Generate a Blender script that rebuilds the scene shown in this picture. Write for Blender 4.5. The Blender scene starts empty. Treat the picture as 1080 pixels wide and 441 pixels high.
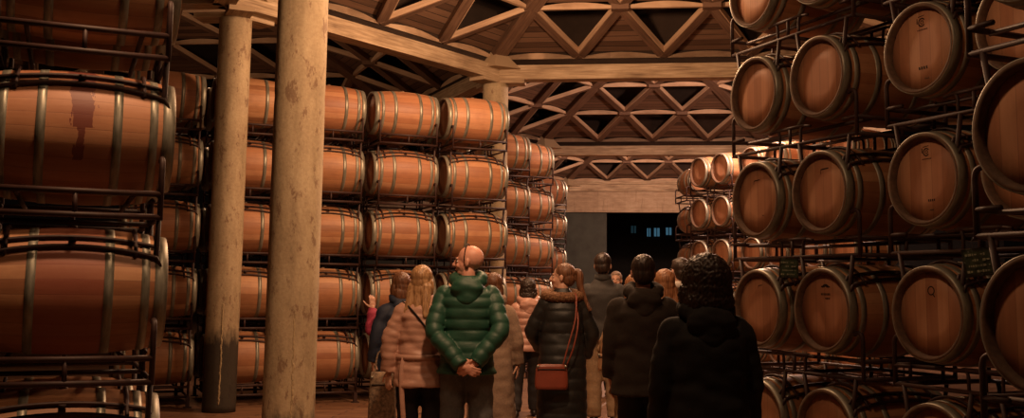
import bpy, bmesh, math, random
from mathutils import Vector, Matrix, noise
PI = math.pi
random.seed(7)
S = bpy.context.scene
C = S.collection

# ------------------------------------------------------------------ camera
EYE = 1.465
TILT, ROLL, FOCAL = 0.117, -0.012, 1090.0
cd = bpy.data.cameras.new('camera'); cam = bpy.data.objects.new('camera', cd); C.objects.link(cam)
fw = Vector((0, math.cos(TILT), math.sin(TILT))); up = Vector((0, -math.sin(TILT), math.cos(TILT))); rt = Vector((1, 0, 0))
cr, sr = math.cos(ROLL), math.sin(ROLL)
r2 = rt * cr - up * sr; u2 = rt * sr + up * cr
M4 = Matrix((r2, u2, -fw)).transposed().to_4x4(); M4.translation = Vector((0, 0, EYE))
cam.matrix_world = M4
cd.sensor_width = 36.0; cd.lens = FOCAL / 1080 * 36
cd.shift_y = (178 - 220.5) / 1080
cd.clip_start = 0.05; cd.clip_end = 200
S.camera = cam

# ------------------------------------------------------------------ world, exposure
w = bpy.data.worlds.new('world'); S.world = w; w.use_nodes = True
w.node_tree.nodes['Background'].inputs[0].default_value = (0.50, 0.30, 0.22, 1)
w.node_tree.nodes['Background'].inputs[1].default_value = 0.003
S.view_settings.view_transform = 'Standard'; S.view_settings.look = 'None'
S.view_settings.gamma = 1.0; S.view_settings.use_curve_mapping = False
S.view_settings.exposure = -0.06

# ------------------------------------------------------------------ lamps of the cellar and an added fill
def lamp(name, kind, loc, energy, color, size=0.15, target=None, angle=None, blend=0.5):
    ld = bpy.data.lights.new(name, kind); ld.energy = energy; ld.color = color
    ld.shadow_soft_size = size
    if kind == 'SPOT': ld.spot_size = angle; ld.spot_blend = blend
    lo = bpy.data.objects.new(name, ld); C.objects.link(lo); lo.location = loc
    if target is not None:
        lo.rotation_euler = (Vector(target) - Vector(loc)).to_track_quat('-Z', 'Y').to_euler()
    return lo
WARM = (1.0, 0.56, 0.30)
PINK = (1.0, 0.60, 0.42)
lamp('hall_lamp', 'POINT', (0.35, 11.5, 4.95), 560, WARM, 0.16)
lamp('right_hall_lamp', 'POINT', (0.5, 9.0, 4.8), 190, WARM, 0.16)
lamp('aisle_spot', 'SPOT', (-0.1, 6.2, 4.7), 520, WARM, 0.14, (-1.3, 10.2, 1.2), math.radians(100), 0.9)
lamp('entrance_spot', 'SPOT', (-1.55, 4.25, 5.1), 400, WARM, 0.10, (-2.2, 5.1, 1.9), math.radians(80), 0.9)
lamp('right_heads_fill', 'POINT', (0.1, 4.4, 4.7), 105, WARM, 0.16)  # added fill that brightens the nearer right barrel heads
lamp('middle_bay_lamp', 'POINT', (4.2, 18.3, 5.40), 950, PINK, 0.15)
lamp('far_bay_lamp', 'POINT', (4.6, 27.0, 5.22), 1500, PINK, 0.2)
lamp('left_bay_lamp', 'POINT', (-5.0, 15.8, 4.9), 90, WARM, 0.2)

# ------------------------------------------------------------------ node helpers
def mat(name):
    m = bpy.data.materials.new(name); m.use_nodes = True
    nt = m.node_tree
    return m, nt, nt.nodes['Principled BSDF']
def N(nt, t, **k):
    n = nt.nodes.new(t)
    for a, b in k.items(): setattr(n, a, b)
    return n
def L(nt, a, b): nt.links.new(a, b)
def setin(nt, sock, v):
    if hasattr(v, 'links') or isinstance(v, bpy.types.NodeSocket): nt.links.new(v, sock)
    else: sock.default_value = v
def mth(nt, op, a, b=None, c=None, clamp=False):
    n = N(nt, 'ShaderNodeMath', operation=op); n.use_clamp = clamp
    setin(nt, n.inputs[0], a)
    if b is not None: setin(nt, n.inputs[1], b)
    if c is not None: setin(nt, n.inputs[2], c)
    return n.outputs[0]
def mixc(nt, f, a, b, mode='MIX'):
    n = N(nt, 'ShaderNodeMix', data_type='RGBA', blend_type=mode)
    setin(nt, n.inputs[0], f); setin(nt, n.inputs[6], a); setin(nt, n.inputs[7], b)
    return n.outputs[2]
def ramp(nt, f, stops):
    n = N(nt, 'ShaderNodeValToRGB'); setin(nt, n.inputs[0], f)
    e = n.color_ramp.elements
    while len(e) < len(stops): e.new(0.5)
    for i, (p, c) in enumerate(stops): e[i].position = p; e[i].color = (*c, 1)
    return n.outputs[0]
def noise_n(nt, vec, scale, detail=3, rough=0.5):
    n = N(nt, 'ShaderNodeTexNoise'); setin(nt, n.inputs['Vector'], vec)
    n.inputs['Scale'].default_value = scale; n.inputs['Detail'].default_value = detail; n.inputs['Roughness'].default_value = rough
    return n.outputs[0]
def mapping(nt, vec, scale=(1, 1, 1), loc=(0, 0, 0), rot=(0, 0, 0)):
    n = N(nt, 'ShaderNodeMapping'); L(nt, vec, n.inputs[0]); n.inputs['Scale'].default_value = scale
    n.inputs['Location'].default_value = loc; n.inputs['Rotation'].default_value = rot
    return n.outputs[0]
def bump(nt, b, h, strength=0.3, dist=0.01):
    n = N(nt, 'ShaderNodeBump'); n.inputs['Strength'].default_value = strength; n.inputs['Distance'].default_value = dist
    setin(nt, n.inputs['Height'], h); L(nt, n.outputs[0], b.inputs['Normal'])

# ------------------------------------------------------------------ materials
def barrel_wood(name, stain=False, painted=False):
    m, nt, b = mat(name)
    tc = N(nt, 'ShaderNodeTexCoord').outputs['Object']; sp = N(nt, 'ShaderNodeSeparateXYZ'); L(nt, tc, sp.inputs[0])
    oi = N(nt, 'ShaderNodeObjectInfo').outputs['Random']
    ang = mth(nt, 'ARCTAN2', sp.outputs[0], sp.outputs[2])
    a = mth(nt, 'MULTIPLY', ang, 27 / (2 * PI))
    fl = mth(nt, 'FLOOR', a)
    wn = N(nt, 'ShaderNodeTexWhiteNoise', noise_dimensions='2D')
    cb = N(nt, 'ShaderNodeCombineXYZ'); L(nt, fl, cb.inputs[0]); L(nt, mth(nt, 'MULTIPLY', oi, 91.7), cb.inputs[1]); L(nt, cb.outputs[0], wn.inputs['Vector'])
    rv = wn.outputs['Value']
    cb2 = N(nt, 'ShaderNodeCombineXYZ'); L(nt, mth(nt, 'ADD', a, mth(nt, 'MULTIPLY', oi, 50.0)), cb2.inputs[0]); L(nt, mth(nt, 'MULTIPLY', sp.outputs[1], 1.6), cb2.inputs[1]); L(nt, rv, cb2.inputs[2])
    g = noise_n(nt, cb2.outputs[0], 4.0, 4, 0.6)
    col = ramp(nt, mth(nt, 'ADD', mth(nt, 'MULTIPLY', rv, 0.6), mth(nt, 'MULTIPLY', g, 0.45)), [(0.15, (0.26, 0.115, 0.052)), (0.5, (0.43, 0.205, 0.095)), (0.9, (0.60, 0.34, 0.18))])
    bl = noise_n(nt, mapping(nt, tc, (1, 1, 1)), 5.0, 4, 0.6)
    col = mixc(nt, mth(nt, 'MULTIPLY', ramp(nt, bl, [(0.45, (0, 0, 0)), (0.75, (1, 1, 1))]), 0.35), col, (0.22, 0.09, 0.05, 1))
    col = mixc(nt, mth(nt, 'MULTIPLY', oi, 0.35), col, (0.36, 0.13, 0.075, 1))
    fr = mth(nt, 'FRACT', a)
    seam = mth(nt, 'LESS_THAN', mth(nt, 'MINIMUM', fr, mth(nt, 'SUBTRACT', 1.0, fr)), 0.025)
    col = mixc(nt, mth(nt, 'MULTIPLY', seam, 0.28), col, (0.06, 0.03, 0.02, 1))
    if stain:
        nz = noise_n(nt, mapping(nt, tc, (9, 14, 5)), 1.0, 4, 0.65)
        ed = mth(nt, 'ADD', mth(nt, 'ABSOLUTE', mth(nt, 'ADD', sp.outputs[1], -0.005)), mth(nt, 'MULTIPLY', mth(nt, 'SUBTRACT', nz, 0.5), 0.16))
        msk = mth(nt, 'MULTIPLY', mth(nt, 'LESS_THAN', ed, mth(nt, 'ADD', 0.018, mth(nt, 'MULTIPLY', mth(nt, 'GREATER_THAN', sp.outputs[2], -0.01), 0.04))), mth(nt, 'GREATER_THAN', sp.outputs[2], -0.17))
        col = mixc(nt, mth(nt, 'MULTIPLY', msk, 0.82), col, (0.13, 0.022, 0.022, 1))
    if painted:
        msk = mth(nt, 'LESS_THAN', mth(nt, 'ABSOLUTE', sp.outputs[1]), 0.17)
        col = mixc(nt, mth(nt, 'MULTIPLY', msk, 0.6), col, (0.27, 0.06, 0.045, 1))
    L(nt, col, b.inputs['Base Color']); b.inputs['Roughness'].default_value = 0.52
    bump(nt, b, mth(nt, 'ADD', mth(nt, 'MULTIPLY', seam, -1.0), mth(nt, 'MULTIPLY', g, 0.4)), 0.3, 0.004)
    return m
def head_wood():
    m, nt, b = mat('barrel_head_wood')
    tc = N(nt, 'ShaderNodeTexCoord').outputs['Object']; sp = N(nt, 'ShaderNodeSeparateXYZ'); L(nt, tc, sp.inputs[0])
    oi = N(nt, 'ShaderNodeObjectInfo').outputs['Random']
    a = mth(nt, 'ADD', mth(nt, 'MULTIPLY', sp.outputs[0], 11.5), mth(nt, 'MULTIPLY', oi, 3.3)); fl = mth(nt, 'FLOOR', a)
    wn = N(nt, 'ShaderNodeTexWhiteNoise', noise_dimensions='2D'); cb = N(nt, 'ShaderNodeCombineXYZ'); L(nt, fl, cb.inputs[0]); L(nt, mth(nt, 'MULTIPLY', oi, 37.0), cb.inputs[1]); L(nt, cb.outputs[0], wn.inputs['Vector'])
    g = noise_n(nt, mapping(nt, tc, (26, 3, 2.2)), 1.0, 5, 0.6)
    col = ramp(nt, mth(nt, 'ADD', mth(nt, 'MULTIPLY', wn.outputs['Value'], 0.5), mth(nt, 'MULTIPLY', g, 0.55)), [(0.15, (0.34, 0.15, 0.08)), (0.5, (0.47, 0.22, 0.12)), (0.9, (0.60, 0.33, 0.19))])
    fr = mth(nt, 'FRACT', a); seam = mth(nt, 'LESS_THAN', fr, 0.03)
    col = mixc(nt, mth(nt, 'MULTIPLY', seam, 0.5), col, (0.08, 0.035, 0.02, 1))
    L(nt, col, b.inputs['Base Color']); b.inputs['Roughness'].default_value = 0.6
    bump(nt, b, g, 0.15, 0.003)
    return m
def hoop_steel():
    m, nt, b = mat('galvanised_hoop')
    tc = N(nt, 'ShaderNodeTexCoord').outputs['Object']
    g = noise_n(nt, mapping(nt, tc, (6, 30, 6)), 1.0, 4, 0.65)
    L(nt, ramp(nt, g, [(0.3, (0.16, 0.155, 0.12)), (0.6, (0.34, 0.33, 0.27)), (0.8, (0.46, 0.43, 0.35))]), b.inputs['Base Color'])
    b.inputs['Metallic'].default_value = 0.45
    L(nt, mth(nt, 'ADD', mth(nt, 'MULTIPLY', g, 0.3), 0.28), b.inputs['Roughness'])
    return m
def simple(name, col, rough=0.6, metal=0.0, nscale=None, amt=0.25, col2=None, bmp=0.0, stretch=(1, 1, 1), bd=0.01):
    m, nt, b = mat(name)
    tc = N(nt, 'ShaderNodeTexCoord').outputs['Object']
    g = noise_n(nt, mapping(nt, tc, stretch), nscale or 12.0, 4, 0.6)
    c2 = col2 or tuple(c * (1 - amt * 2) for c in col)
    L(nt, ramp(nt, g, [(0.3, c2), (0.7, col)]), b.inputs['Base Color'])
    b.inputs['Roughness'].default_value = rough; b.inputs['Metallic'].default_value = metal
    if bmp: bump(nt, b, g, bmp, bd)
    return m
def timber(name, c1, c2, c3, sc=1.0):
    m, nt, b = mat(name)
    g0 = N(nt, 'ShaderNodeTexCoord').outputs['UV']
    g = noise_n(nt, mapping(nt, g0, (1.6 * sc, 26 * sc, 1)), 1.0, 5, 0.65)
    k = noise_n(nt, mapping(nt, g0, (1.2 * sc, 3.5 * sc, 1)), 1.0, 3, 0.6)
    col = ramp(nt, mth(nt, 'ADD', mth(nt, 'MULTIPLY', g, 0.6), mth(nt, 'MULTIPLY', k, 0.4)), [(0.34, c1), (0.5, c2), (0.66, c3)])
    L(nt, col, b.inputs['Base Color']); b.inputs['Roughness'].default_value = 0.75
    bump(nt, b, g, 0.4, 0.01)
    return m
def boards():
    m, nt, b = mat('roof_boards')
    uv = N(nt, 'ShaderNodeTexCoord').outputs['UV']; sp = N(nt, 'ShaderNodeSeparateXYZ'); L(nt, uv, sp.inputs[0])
    a = mth(nt, 'MULTIPLY', sp.outputs[1], 7.5); fl = mth(nt, 'FLOOR', a); fr = mth(nt, 'FRACT', a)
    wn = N(nt, 'ShaderNodeTexWhiteNoise', noise_dimensions='1D'); L(nt, fl, wn.inputs['W'])
    g = noise_n(nt, mapping(nt, uv, (2, 22, 1)), 1.0, 4, 0.6)
    col = ramp(nt, mth(nt, 'ADD', mth(nt, 'MULTIPLY', wn.outputs['Value'], 0.5), mth(nt, 'MULTIPLY', g, 0.5)), [(0.2, (0.07, 0.035, 0.02)), (0.5, (0.14, 0.075, 0.045)), (0.85, (0.24, 0.14, 0.09))])
    seam = mth(nt, 'LESS_THAN', fr, 0.10)
    col = mixc(nt, mth(nt, 'MULTIPLY', seam, 0.85), col, (0.01, 0.006, 0.004, 1))
    L(nt, col, b.inputs['Base Color']); b.inputs['Roughness'].default_value = 0.85
    bump(nt, b, mth(nt, 'MULTIPLY', seam, -1.0), 0.8, 0.02)
    return m
def concrete(tz=.78):
    m, nt, b = mat('concrete_column')
    tc = N(nt, 'ShaderNodeTexCoord').outputs['Object']; sp = N(nt, 'ShaderNodeSeparateXYZ'); L(nt, tc, sp.inputs[0])
    g = noise_n(nt, mapping(nt, tc, (5, 5, 1.4)), 1.0, 5, 0.65)
    f = noise_n(nt, tc, 38.0, 3, 0.6)
    col = ramp(nt, mth(nt, 'ADD', mth(nt, 'MULTIPLY', g, 0.7), mth(nt, 'MULTIPLY', f, 0.3)), [(0.32, (0.25, 0.19, 0.115)), (0.5, (0.40, 0.31, 0.195)), (0.68, (0.53, 0.43, 0.28))])
    s = noise_n(nt, mapping(nt, tc, (11, 11, 5)), 1.0, 5, 0.75)
    col = mixc(nt, mth(nt, 'MULTIPLY', ramp(nt, s, [(0.56, (0, 0, 0)), (0.62, (1, 1, 1))]), 0.6), col, (0.13, 0.055, 0.03, 1))
    # dark tarred foot with an uneven upper edge
    hz = mth(nt, 'ADD', sp.outputs[2], mth(nt, 'MULTIPLY', mth(nt, 'SUBTRACT', noise_n(nt, mapping(nt, tc, (9, 9, 3)), 1.0, 4, 0.7), 0.5), 0.5))
    tar = N(nt, 'ShaderNodeMapRange'); L(nt, hz, tar.inputs[0]); tar.inputs[1].default_value = tz + .2; tar.inputs[2].default_value = tz
    col = mixc(nt, mth(nt, 'MULTIPLY', tar.outputs[0], 0.93), col, (0.016, 0.012, 0.010, 1))
    L(nt, col, b.inputs['Base Color']); b.inputs['Roughness'].default_value = 0.8
    bump(nt, b, f, 0.25, 0.01)
    return m
def floor_mat():
    m, nt, b = mat('floor_paving')
    tc = N(nt, 'ShaderNodeTexCoord').outputs['Object']
    br = N(nt, 'ShaderNodeTexBrick'); L(nt, mapping(nt, tc, rot=(0, 0, 0.12)), br.inputs[0])
    br.inputs['Color1'].default_value = (0.24, 0.12, 0.065, 1); br.inputs['Color2'].default_value = (0.34, 0.19, 0.10, 1); br.inputs['Mortar'].default_value = (0.12, 0.06, 0.04, 1)
    br.inputs['Scale'].default_value = 1.0; br.inputs['Mortar Size'].default_value = 0.012; br.inputs['Brick Width'].default_value = 0.9; br.inputs['Row Height'].default_value = 0.14
    g = noise_n(nt, mapping(nt, tc, (3, 10, 1)), 1.0, 5, 0.65)
    L(nt, mixc(nt, 0.55, br.outputs[0], ramp(nt, g, [(0.3, (0.45, 0.4, 0.38)), (0.7, (1, 1, 1))]), 'MULTIPLY'), b.inputs['Base Color'])
    b.inputs['Roughness'].default_value = 0.5
    bump(nt, b, g, 0.3, 0.01)
    return m
def hair_mat(name, c1, c2, rough=0.45):
    m, nt, b = mat(name)
    tc = N(nt, 'ShaderNodeTexCoord').outputs['Object']
    g = noise_n(nt, mapping(nt, tc, (95, 95, 7)), 1.0, 3, 0.6)
    L(nt, ramp(nt, g, [(0.35, c1), (0.65, c2)]), b.inputs['Base Color']); b.inputs['Roughness'].default_value = rough
    bump(nt, b, g, 0.7, 0.006)
    return m

CHIME = simple('weathered_chime_oak', (.15, .085, .05), .8, nscale=25)
WOOD = barrel_wood('barrel_stave_oak'); WOOD_STAIN = barrel_wood('wine_stained_stave_oak', stain=True); WOOD_RED = barrel_wood('wine_rubbed_stave_oak', painted=True)
HEAD = head_wood(); HOOP = hoop_steel()
RACK = simple('rack_brown_paint', (0.048, 0.018, 0.014), 0.6, 0.0, 20)
BEAM = timber('limed_beam_timber', (0.17, 0.11, 0.065), (0.42, 0.31, 0.20), (0.66, 0.52, 0.36))
PALE = timber('pale_batten_timber', (0.30, 0.19, 0.12), (0.48, 0.33, 0.22), (0.62, 0.46, 0.32))
LATT = timber('lattice_timber', (0.17, 0.095, 0.06), (0.29, 0.18, 0.12), (0.42, 0.28, 0.19))
HIPM = timber('hip_timber', (0.08, 0.043, 0.028), (0.145, 0.08, 0.05), (0.22, 0.135, 0.09))
BOARD = boards(); CONC = concrete(); FLOOR = floor_mat()
INK = simple('ink', (0.03, 0.015, 0.012), 0.8)
DECK = simple('void_shade_deck', (0.045, 0.026, 0.018), 0.95, nscale=2)  # shade of the roof void is put into this dark colour
BLACKP = simple('dark_plaster', (0.012, 0.010, 0.010), 0.9)

# ------------------------------------------------------------------ object helpers
def obj(name, bm, m, parent=None, smooth=True):
    me = bpy.data.meshes.new(name); bm.normal_update(); bm.to_mesh(me); bm.free()
    if m: me.materials.append(m)
    if smooth:
        me.polygons.foreach_set('use_smooth', [True] * len(me.polygons))
    o = bpy.data.objects.new(name, me); C.objects.link(o)
    if parent: o.parent = parent
    return o
def tag(o, label=None, cat=None, group=None, kind=None):
    if label: o['label'] = label
    if cat: o['category'] = cat
    if group: o['group'] = group
    if kind: o['kind'] = kind
    return o
def empty(name, loc=(0, 0, 0), rz=0.0):
    o = bpy.data.objects.new(name, None); C.objects.link(o); o.location = loc; o.rotation_euler = (0, 0, rz); o.empty_display_size = 0.1
    return o
KIDS = {}
def kids(o):
    return [c for c in ALLK.get(o.name, [])]
ALLK = {}
def reg(root):
    ALLK[root.name] = [c for c in bpy.data.objects if c.parent == root]
    for c in ALLK[root.name]: reg(c)
def dup(o, parent=None):
    c = o.copy(); C.objects.link(c)
    if parent is not None: c.parent = parent
    for k in kids(o): dup(k, c)
    return c
def box(bm, c, s, rot=None):
    r = bmesh.ops.create_cube(bm, size=1.0)
    mt = Matrix.Translation(Vector(c)) @ (rot.to_4x4() if rot else Matrix.Identity(4)) @ Matrix.Diagonal((*s, 1))
    bmesh.ops.transform(bm, matrix=mt, verts=r['verts'])
    return r['verts']
def lathe(bm, prof, seg=40, closed=False, axis='Y'):
    rings = []
    for (r, y) in prof:
        if r < 1e-6:
            rings.append([bm.verts.new((0, y, 0) if axis == 'Y' else (0, 0, y))]); continue
        row = []
        for i in range(seg):
            a = 2 * PI * i / seg
            row.append(bm.verts.new((r * math.sin(a), y, r * math.cos(a)) if axis == 'Y' else (r * math.cos(a), r * math.sin(a), y)))
        rings.append(row)
    n = len(rings)
    for j in range(n if closed else n - 1):
        A, B = rings[j], rings[(j + 1) % n]
        for i in range(seg):
            k = (i + 1) % seg
            if len(A) == 1 and len(B) == 1: continue
            if len(A) == 1: bm.faces.new((A[0], B[k], B[i]))
            elif len(B) == 1: bm.faces.new((A[i], A[k], B[0]))
            else: bm.faces.new((A[i], A[k], B[k], B[i]))
    bmesh.ops.recalc_face_normals(bm, faces=bm.faces[:])
def smoothpath(pts, n=6):
    P = [Vector(p) for p in pts]
    if len(P) < 3: return P
    out = []
    for i in range(len(P) - 1):
        p0 = P[i - 1] if i else P[i] * 2 - P[i + 1]; p1 = P[i]; p2 = P[i + 1]; p3 = P[i + 2] if i + 2 < len(P) else P[i + 1] * 2 - P[i]
        for k in range(n):
            t = k / n
            out.append(0.5 * ((2 * p1) + (p2 - p0) * t + (2 * p0 - 5 * p1 + 4 * p2 - p3) * t * t + (3 * p1 - p0 - 3 * p2 + p3) * t ** 3))
    out.append(P[-1]); return out
def tube(bm, pts, r, seg=8, radii=None, flat=1.0, upv=None):
    P = [Vector(p) for p in pts]; prev = None; rows = []
    for i, p in enumerate(P):
        d = (P[min(i + 1, len(P) - 1)] - P[max(i - 1, 0)])
        if d.length < 1e-9: d = Vector((0, 0, 1))
        d.normalize()
        if prev is None:
            u = Vector(upv) if upv else (Vector((0, 0, 1)) if abs(d.z) < 0.9 else Vector((1, 0, 0)))
        else: u = prev
        u = (u - d * u.dot(d)); 
        if u.length < 1e-6: u = d.orthogonal()
        u.normalize(); v = d.cross(u); prev = u
        rr = radii[i] if radii else r
        rows.append([bm.verts.new(p + (u * math.cos(2 * PI * k / seg) + v * math.sin(2 * PI * k / seg) * flat) * rr) for k in range(seg)])
    for a, b in zip(rows[:-1], rows[1:]):
        for k in range(seg): bm.faces.new((a[k], a[(k + 1) % seg], b[(k + 1) % seg], b[k]))
    bm.faces.new(rows[0][::-1]); bm.faces.new(rows[-1])
def beam_uv(bm, p0, p1, w, h, upv=(0, 0, 1), camber=0.0, nseg=1):
    """rectangular timber from p0 to p1 with u along its length; camber swells the top edge mid-span"""
    uv = bm.loops.layers.uv.verify()
    p0 = Vector(p0); p1 = Vector(p1); d = (p1 - p0); Ln = d.length; d.normalize()
    u = Vector(upv); u = (u - d * u.dot(d)).normalized(); v = d.cross(u).normalized()
    off = random.uniform(0, 40)
    rows = []
    for i in range(nseg + 1):
        t = i / nseg; top = h / 2 + camber * math.sin(PI * t)
        c = p0 + d * Ln * t
        rows.append([bm.verts.new(c + u * top + v * w / 2), bm.verts.new(c + u * top - v * w / 2), bm.verts.new(c - u * h / 2 - v * w / 2), bm.verts.new(c - u * h / 2 + v * w / 2)])
    wid = [0, w, w + h, 2 * w + h, 2 * (w + h)]
    for i in range(nseg):
        for k in range(4):
            f = bm.faces.new((rows[i][k], rows[i + 1][k], rows[i + 1][(k + 1) % 4], rows[i][(k + 1) % 4]))
            t0, t1 = i / nseg * Ln + off, (i + 1) / nseg * Ln + off
            for lp, q in zip(f.loops, ((t0, wid[k]), (t1, wid[k]), (t1, wid[k + 1]), (t0, wid[k + 1]))): lp[uv].uv = q
    bm.faces.new(rows[0][::-1]); bm.faces.new(rows[-1])
def fixn(bm): bmesh.ops.recalc_face_normals(bm, faces=bm.faces[:])

# ------------------------------------------------------------------ the building: grid of hexagonal timber bays
SIDE = 5.35; GA = math.radians(6.7)
def dirv(a): return Vector((math.sin(a), math.cos(a), 0))
en = dirv(GA); ee = dirv(GA + PI / 2)
NODE = Vector((-0.28, 16.35, 0))
APO = SIDE * math.sqrt(3) / 2
bay1 = NODE + ee * SIDE / 2 - en * APO
def nb(c, k): return c + dirv(GA + k * PI / 3) * 2 * APO
bay2 = nb(bay1, 0); bay3 = nb(bay2, 0); bay4 = nb(bay1, -1); bay5 = nb(bay4, -1); bay6 = nb(bay4, 0); bay8 = nb(bay1, -2); bay9 = nb(bay1, 1); bay7 = nb(bay6, 0)
ZB = 4.80; BH = 0.23   # underside and height of the ring beams
bm = bmesh.new(); bmesh.ops.create_grid(bm, x_segments=2, y_segments=2, size=45); tag(obj('floor', bm, FLOOR, smooth=False), kind='structure').location = (0, 25, 0)

def corner(c, k): return c + dirv(GA + PI / 6 + k * PI / 3) * SIDE
RISE = [0.36, 0.85, 1.28, 1.58, 1.78]   # lattice height above the beam underside at each ring
trimn = [0]
def trim(bm, m):
    trimn[0] += 1; fixn(bm)
    return tag(obj('trim_%d' % trimn[0], bm, m, smooth=False), kind='structure')
done = set()
def ring_beam(a, b):
    key = tuple(sorted([(round(a.x, 1), round(a.y, 1)), (round(b.x, 1), round(b.y, 1))]))
    if key in done: return
    done.add(key)
    bm = bmesh.new()
    z = Vector((0, 0, ZB + BH / 2))
    beam_uv(bm, a + z, b + z, 0.26, BH)
    trim(bm, BEAM)
def bay(c, name):
    cs = [corner(c, k) for k in range(6)]
    deck = bmesh.new()
    top = bmesh.new(); uvl = top.loops.layers.uv.verify()
    for k in range(6):
        A, B = cs[k - 1], cs[k]
        ring_beam(A, B)
        pal = bmesh.new()
        def P(ring, i, dz=0.0):
            n = 4 - ring; t = ring / 4
            a = A.lerp(c, t); b = B.lerp(c, t)
            q = a.lerp(b, i / n) if n else c.copy()
            q = q.copy(); q.z = ZB + RISE[ring] + dz; return q
        bl = bmesh.new()
        # chords with cambered upper edge
        for ring in range(0, 4):
            n = 4 - ring
            for i in range(n):
                beam_uv(pal, P(ring, i), P(ring, i + 1), 0.06 if ring else 0.05, 0.025, camber=0.075, nseg=8)
        # zig-zag diagonals: brown planks with a pale batten round every downward-pointing opening
        for ring in range(0, 4):
            n = 4 - ring
            for i in range(1, n):
                v0, tl, tr = P(ring, i, .03), P(ring + 1, i - 1, .03), P(ring + 1, i, .03)
                cen = (v0 + tl + tr) / 3
                for e in (tl, tr):
                    beam_uv(bl, v0, e, 0.15, 0.10)
                    ins = (cen - (v0 + e) / 2).normalized() * .080
                    beam_uv(pal, v0.lerp(e, .07) + ins - Vector((0, 0, .01)), v0.lerp(e, .93) + ins - Vector((0, 0, .02)), 0.028, 0.085)
        trim(pal, PALE)
        for ring in range(1, 4):
            n = 4 - ring
            for i in range(1, n):
                q = P(ring, i)
                lathe_v = box(bl, q + Vector((0, 0, .02)), (0.26, 0.26, 0.14), Matrix.Rotation(-(GA), 3, 'Z'))
        trim(bl, HIPM)
        # hip rafter of this corner
        hb = bmesh.new()
        pts = [B + Vector((0, 0, ZB + RISE[0] + .04))] + [Vector((*B.lerp(c, r / 4).xy, ZB + RISE[r] + .04)) for r in range(1, 5)]
        for p, q in zip(pts[:-1], pts[1:]): beam_uv(hb, p, q, 0.24, 0.16)
        trim(hb, HIPM)
        # boards close the upward-pointing triangles; the others open to a deck coloured dark for the void's shade
        for ring in range(4):
            n = 4 - ring
            for i in range(n):
                q0, q1, q2 = P(ring, i, .10), P(ring, i + 1, .10), P(ring + 1, i, .10)
                vs = [top.verts.new(v) for v in (q0, q1, q2)]; f = top.faces.new(vs)
                w0 = (q1 - q0).length; h = (q2 - (q0 + q1) / 2).length
                for lp, uvv in zip(f.loops, ((i * 3.1 + k * 9, ring * 1.1), (i * 3.1 + k * 9 + w0, ring * 1.1), (i * 3.1 + k * 9 + w0 / 2, ring * 1.1 + h))): lp[uvl].uv = uvv
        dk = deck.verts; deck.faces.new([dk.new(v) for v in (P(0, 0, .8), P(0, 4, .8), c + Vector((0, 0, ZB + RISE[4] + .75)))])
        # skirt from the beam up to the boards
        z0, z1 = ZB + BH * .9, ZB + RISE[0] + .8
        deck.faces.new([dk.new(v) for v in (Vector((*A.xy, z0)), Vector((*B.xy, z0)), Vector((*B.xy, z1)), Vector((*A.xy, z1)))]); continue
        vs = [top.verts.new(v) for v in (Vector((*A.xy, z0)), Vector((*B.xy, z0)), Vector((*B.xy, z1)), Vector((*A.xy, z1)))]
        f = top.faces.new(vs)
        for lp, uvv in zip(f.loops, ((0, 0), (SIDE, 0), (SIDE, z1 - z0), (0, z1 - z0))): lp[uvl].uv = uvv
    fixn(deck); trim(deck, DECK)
    fixn(top)
    tag(obj(name, top, BOARD, smooth=False), kind='structure')
for i, c in enumerate((bay1, bay2, bay3, bay4, bay5, bay6, bay8, bay9, bay7)):
    bay(c, 'ceiling' if i == 0 else 'ceiling.%03d' % i)

def column(x, y, r, h, label, cap=True, cut_seam=0.3, mt=None):
    root = empty('round_column', (x, y, 0)); tag(root, label, 'column', 'round concrete columns')
    bm = bmesh.new()
    seg = 40; rows = []
    nz = 60
    for j in range(nz + 1):
        z = h * j / nz; row = []
        for i in range(seg):
            a = 2 * PI * i / seg
            rr = r * (1 + 0.006 * noise.noise(Vector((math.cos(a) * 2, math.sin(a) * 2, z * 3 + x))))
            # formwork seams
            for sa in (-PI / 2 + cut_seam, PI / 2):
                dd = abs((a - sa + PI) % (2 * PI) - PI)
                if dd < 0.05: rr += 0.006
            if abs(z - 3.05) < h / nz * .6: rr -= 0.004
            row.append(bm.verts.new((rr * math.cos(a), rr * math.sin(a), z)))
        rows.append(row)
    for a, b in zip(rows[:-1], rows[1:]):
        for k in range(seg): bm.faces.new((a[k], a[(k + 1) % seg], b[(k + 1) % seg], b[k]))
    bm.faces.new(rows[0][::-1]); bm.faces.new(rows[-1])
    obj('shaft', bm, mt or CONC, root)
    # spilled mortar line running down the seam
    bm = bmesh.new(); a = -PI / 2 + cut_seam; rnd = random.Random(3)
    for j in range(44):
        z = 0.12 + j * 0.026; rr = r + 0.0
        bmesh.ops.create_icosphere(bm, subdivisions=1, radius=1, matrix=Matrix.Translation((rr * math.cos(a + rnd.uniform(-.03, .03)), rr * math.sin(a), z)) @ Matrix.Diagonal((rnd.uniform(.007, .013), .008, rnd.uniform(.03, .045), 1)))
    obj('mortar_drip', bm, simple('mortar_drip', (0.50, 0.38, 0.22), 0.9, nscale=30), root)
    if cap:
        bm = bmesh.new()
        for k in range(3):
            d = dirv(GA + PI / 2 + k * 2 * PI / 3 + (0 if cap == 1 else PI / 3))
            beam_uv(bm, Vector((0, 0, h + .03)) - d * .02, Vector((0, 0, h + .03)) + d * .48, 0.30, 0.06)
        fixn(bm); obj('capital_plate', bm, BEAM, root, smooth=False)
        bm = bmesh.new()
        bmesh.ops.create_cone(bm, cap_ends=True, segments=6, radius1=0.46, radius2=0.03, depth=0.42, matrix=Matrix.Translation((0, 0, h + BH + .20)))
        obj('capital_cone', bm, BEAM, root, smooth=False)
    return root
c3 = NODE
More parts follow.
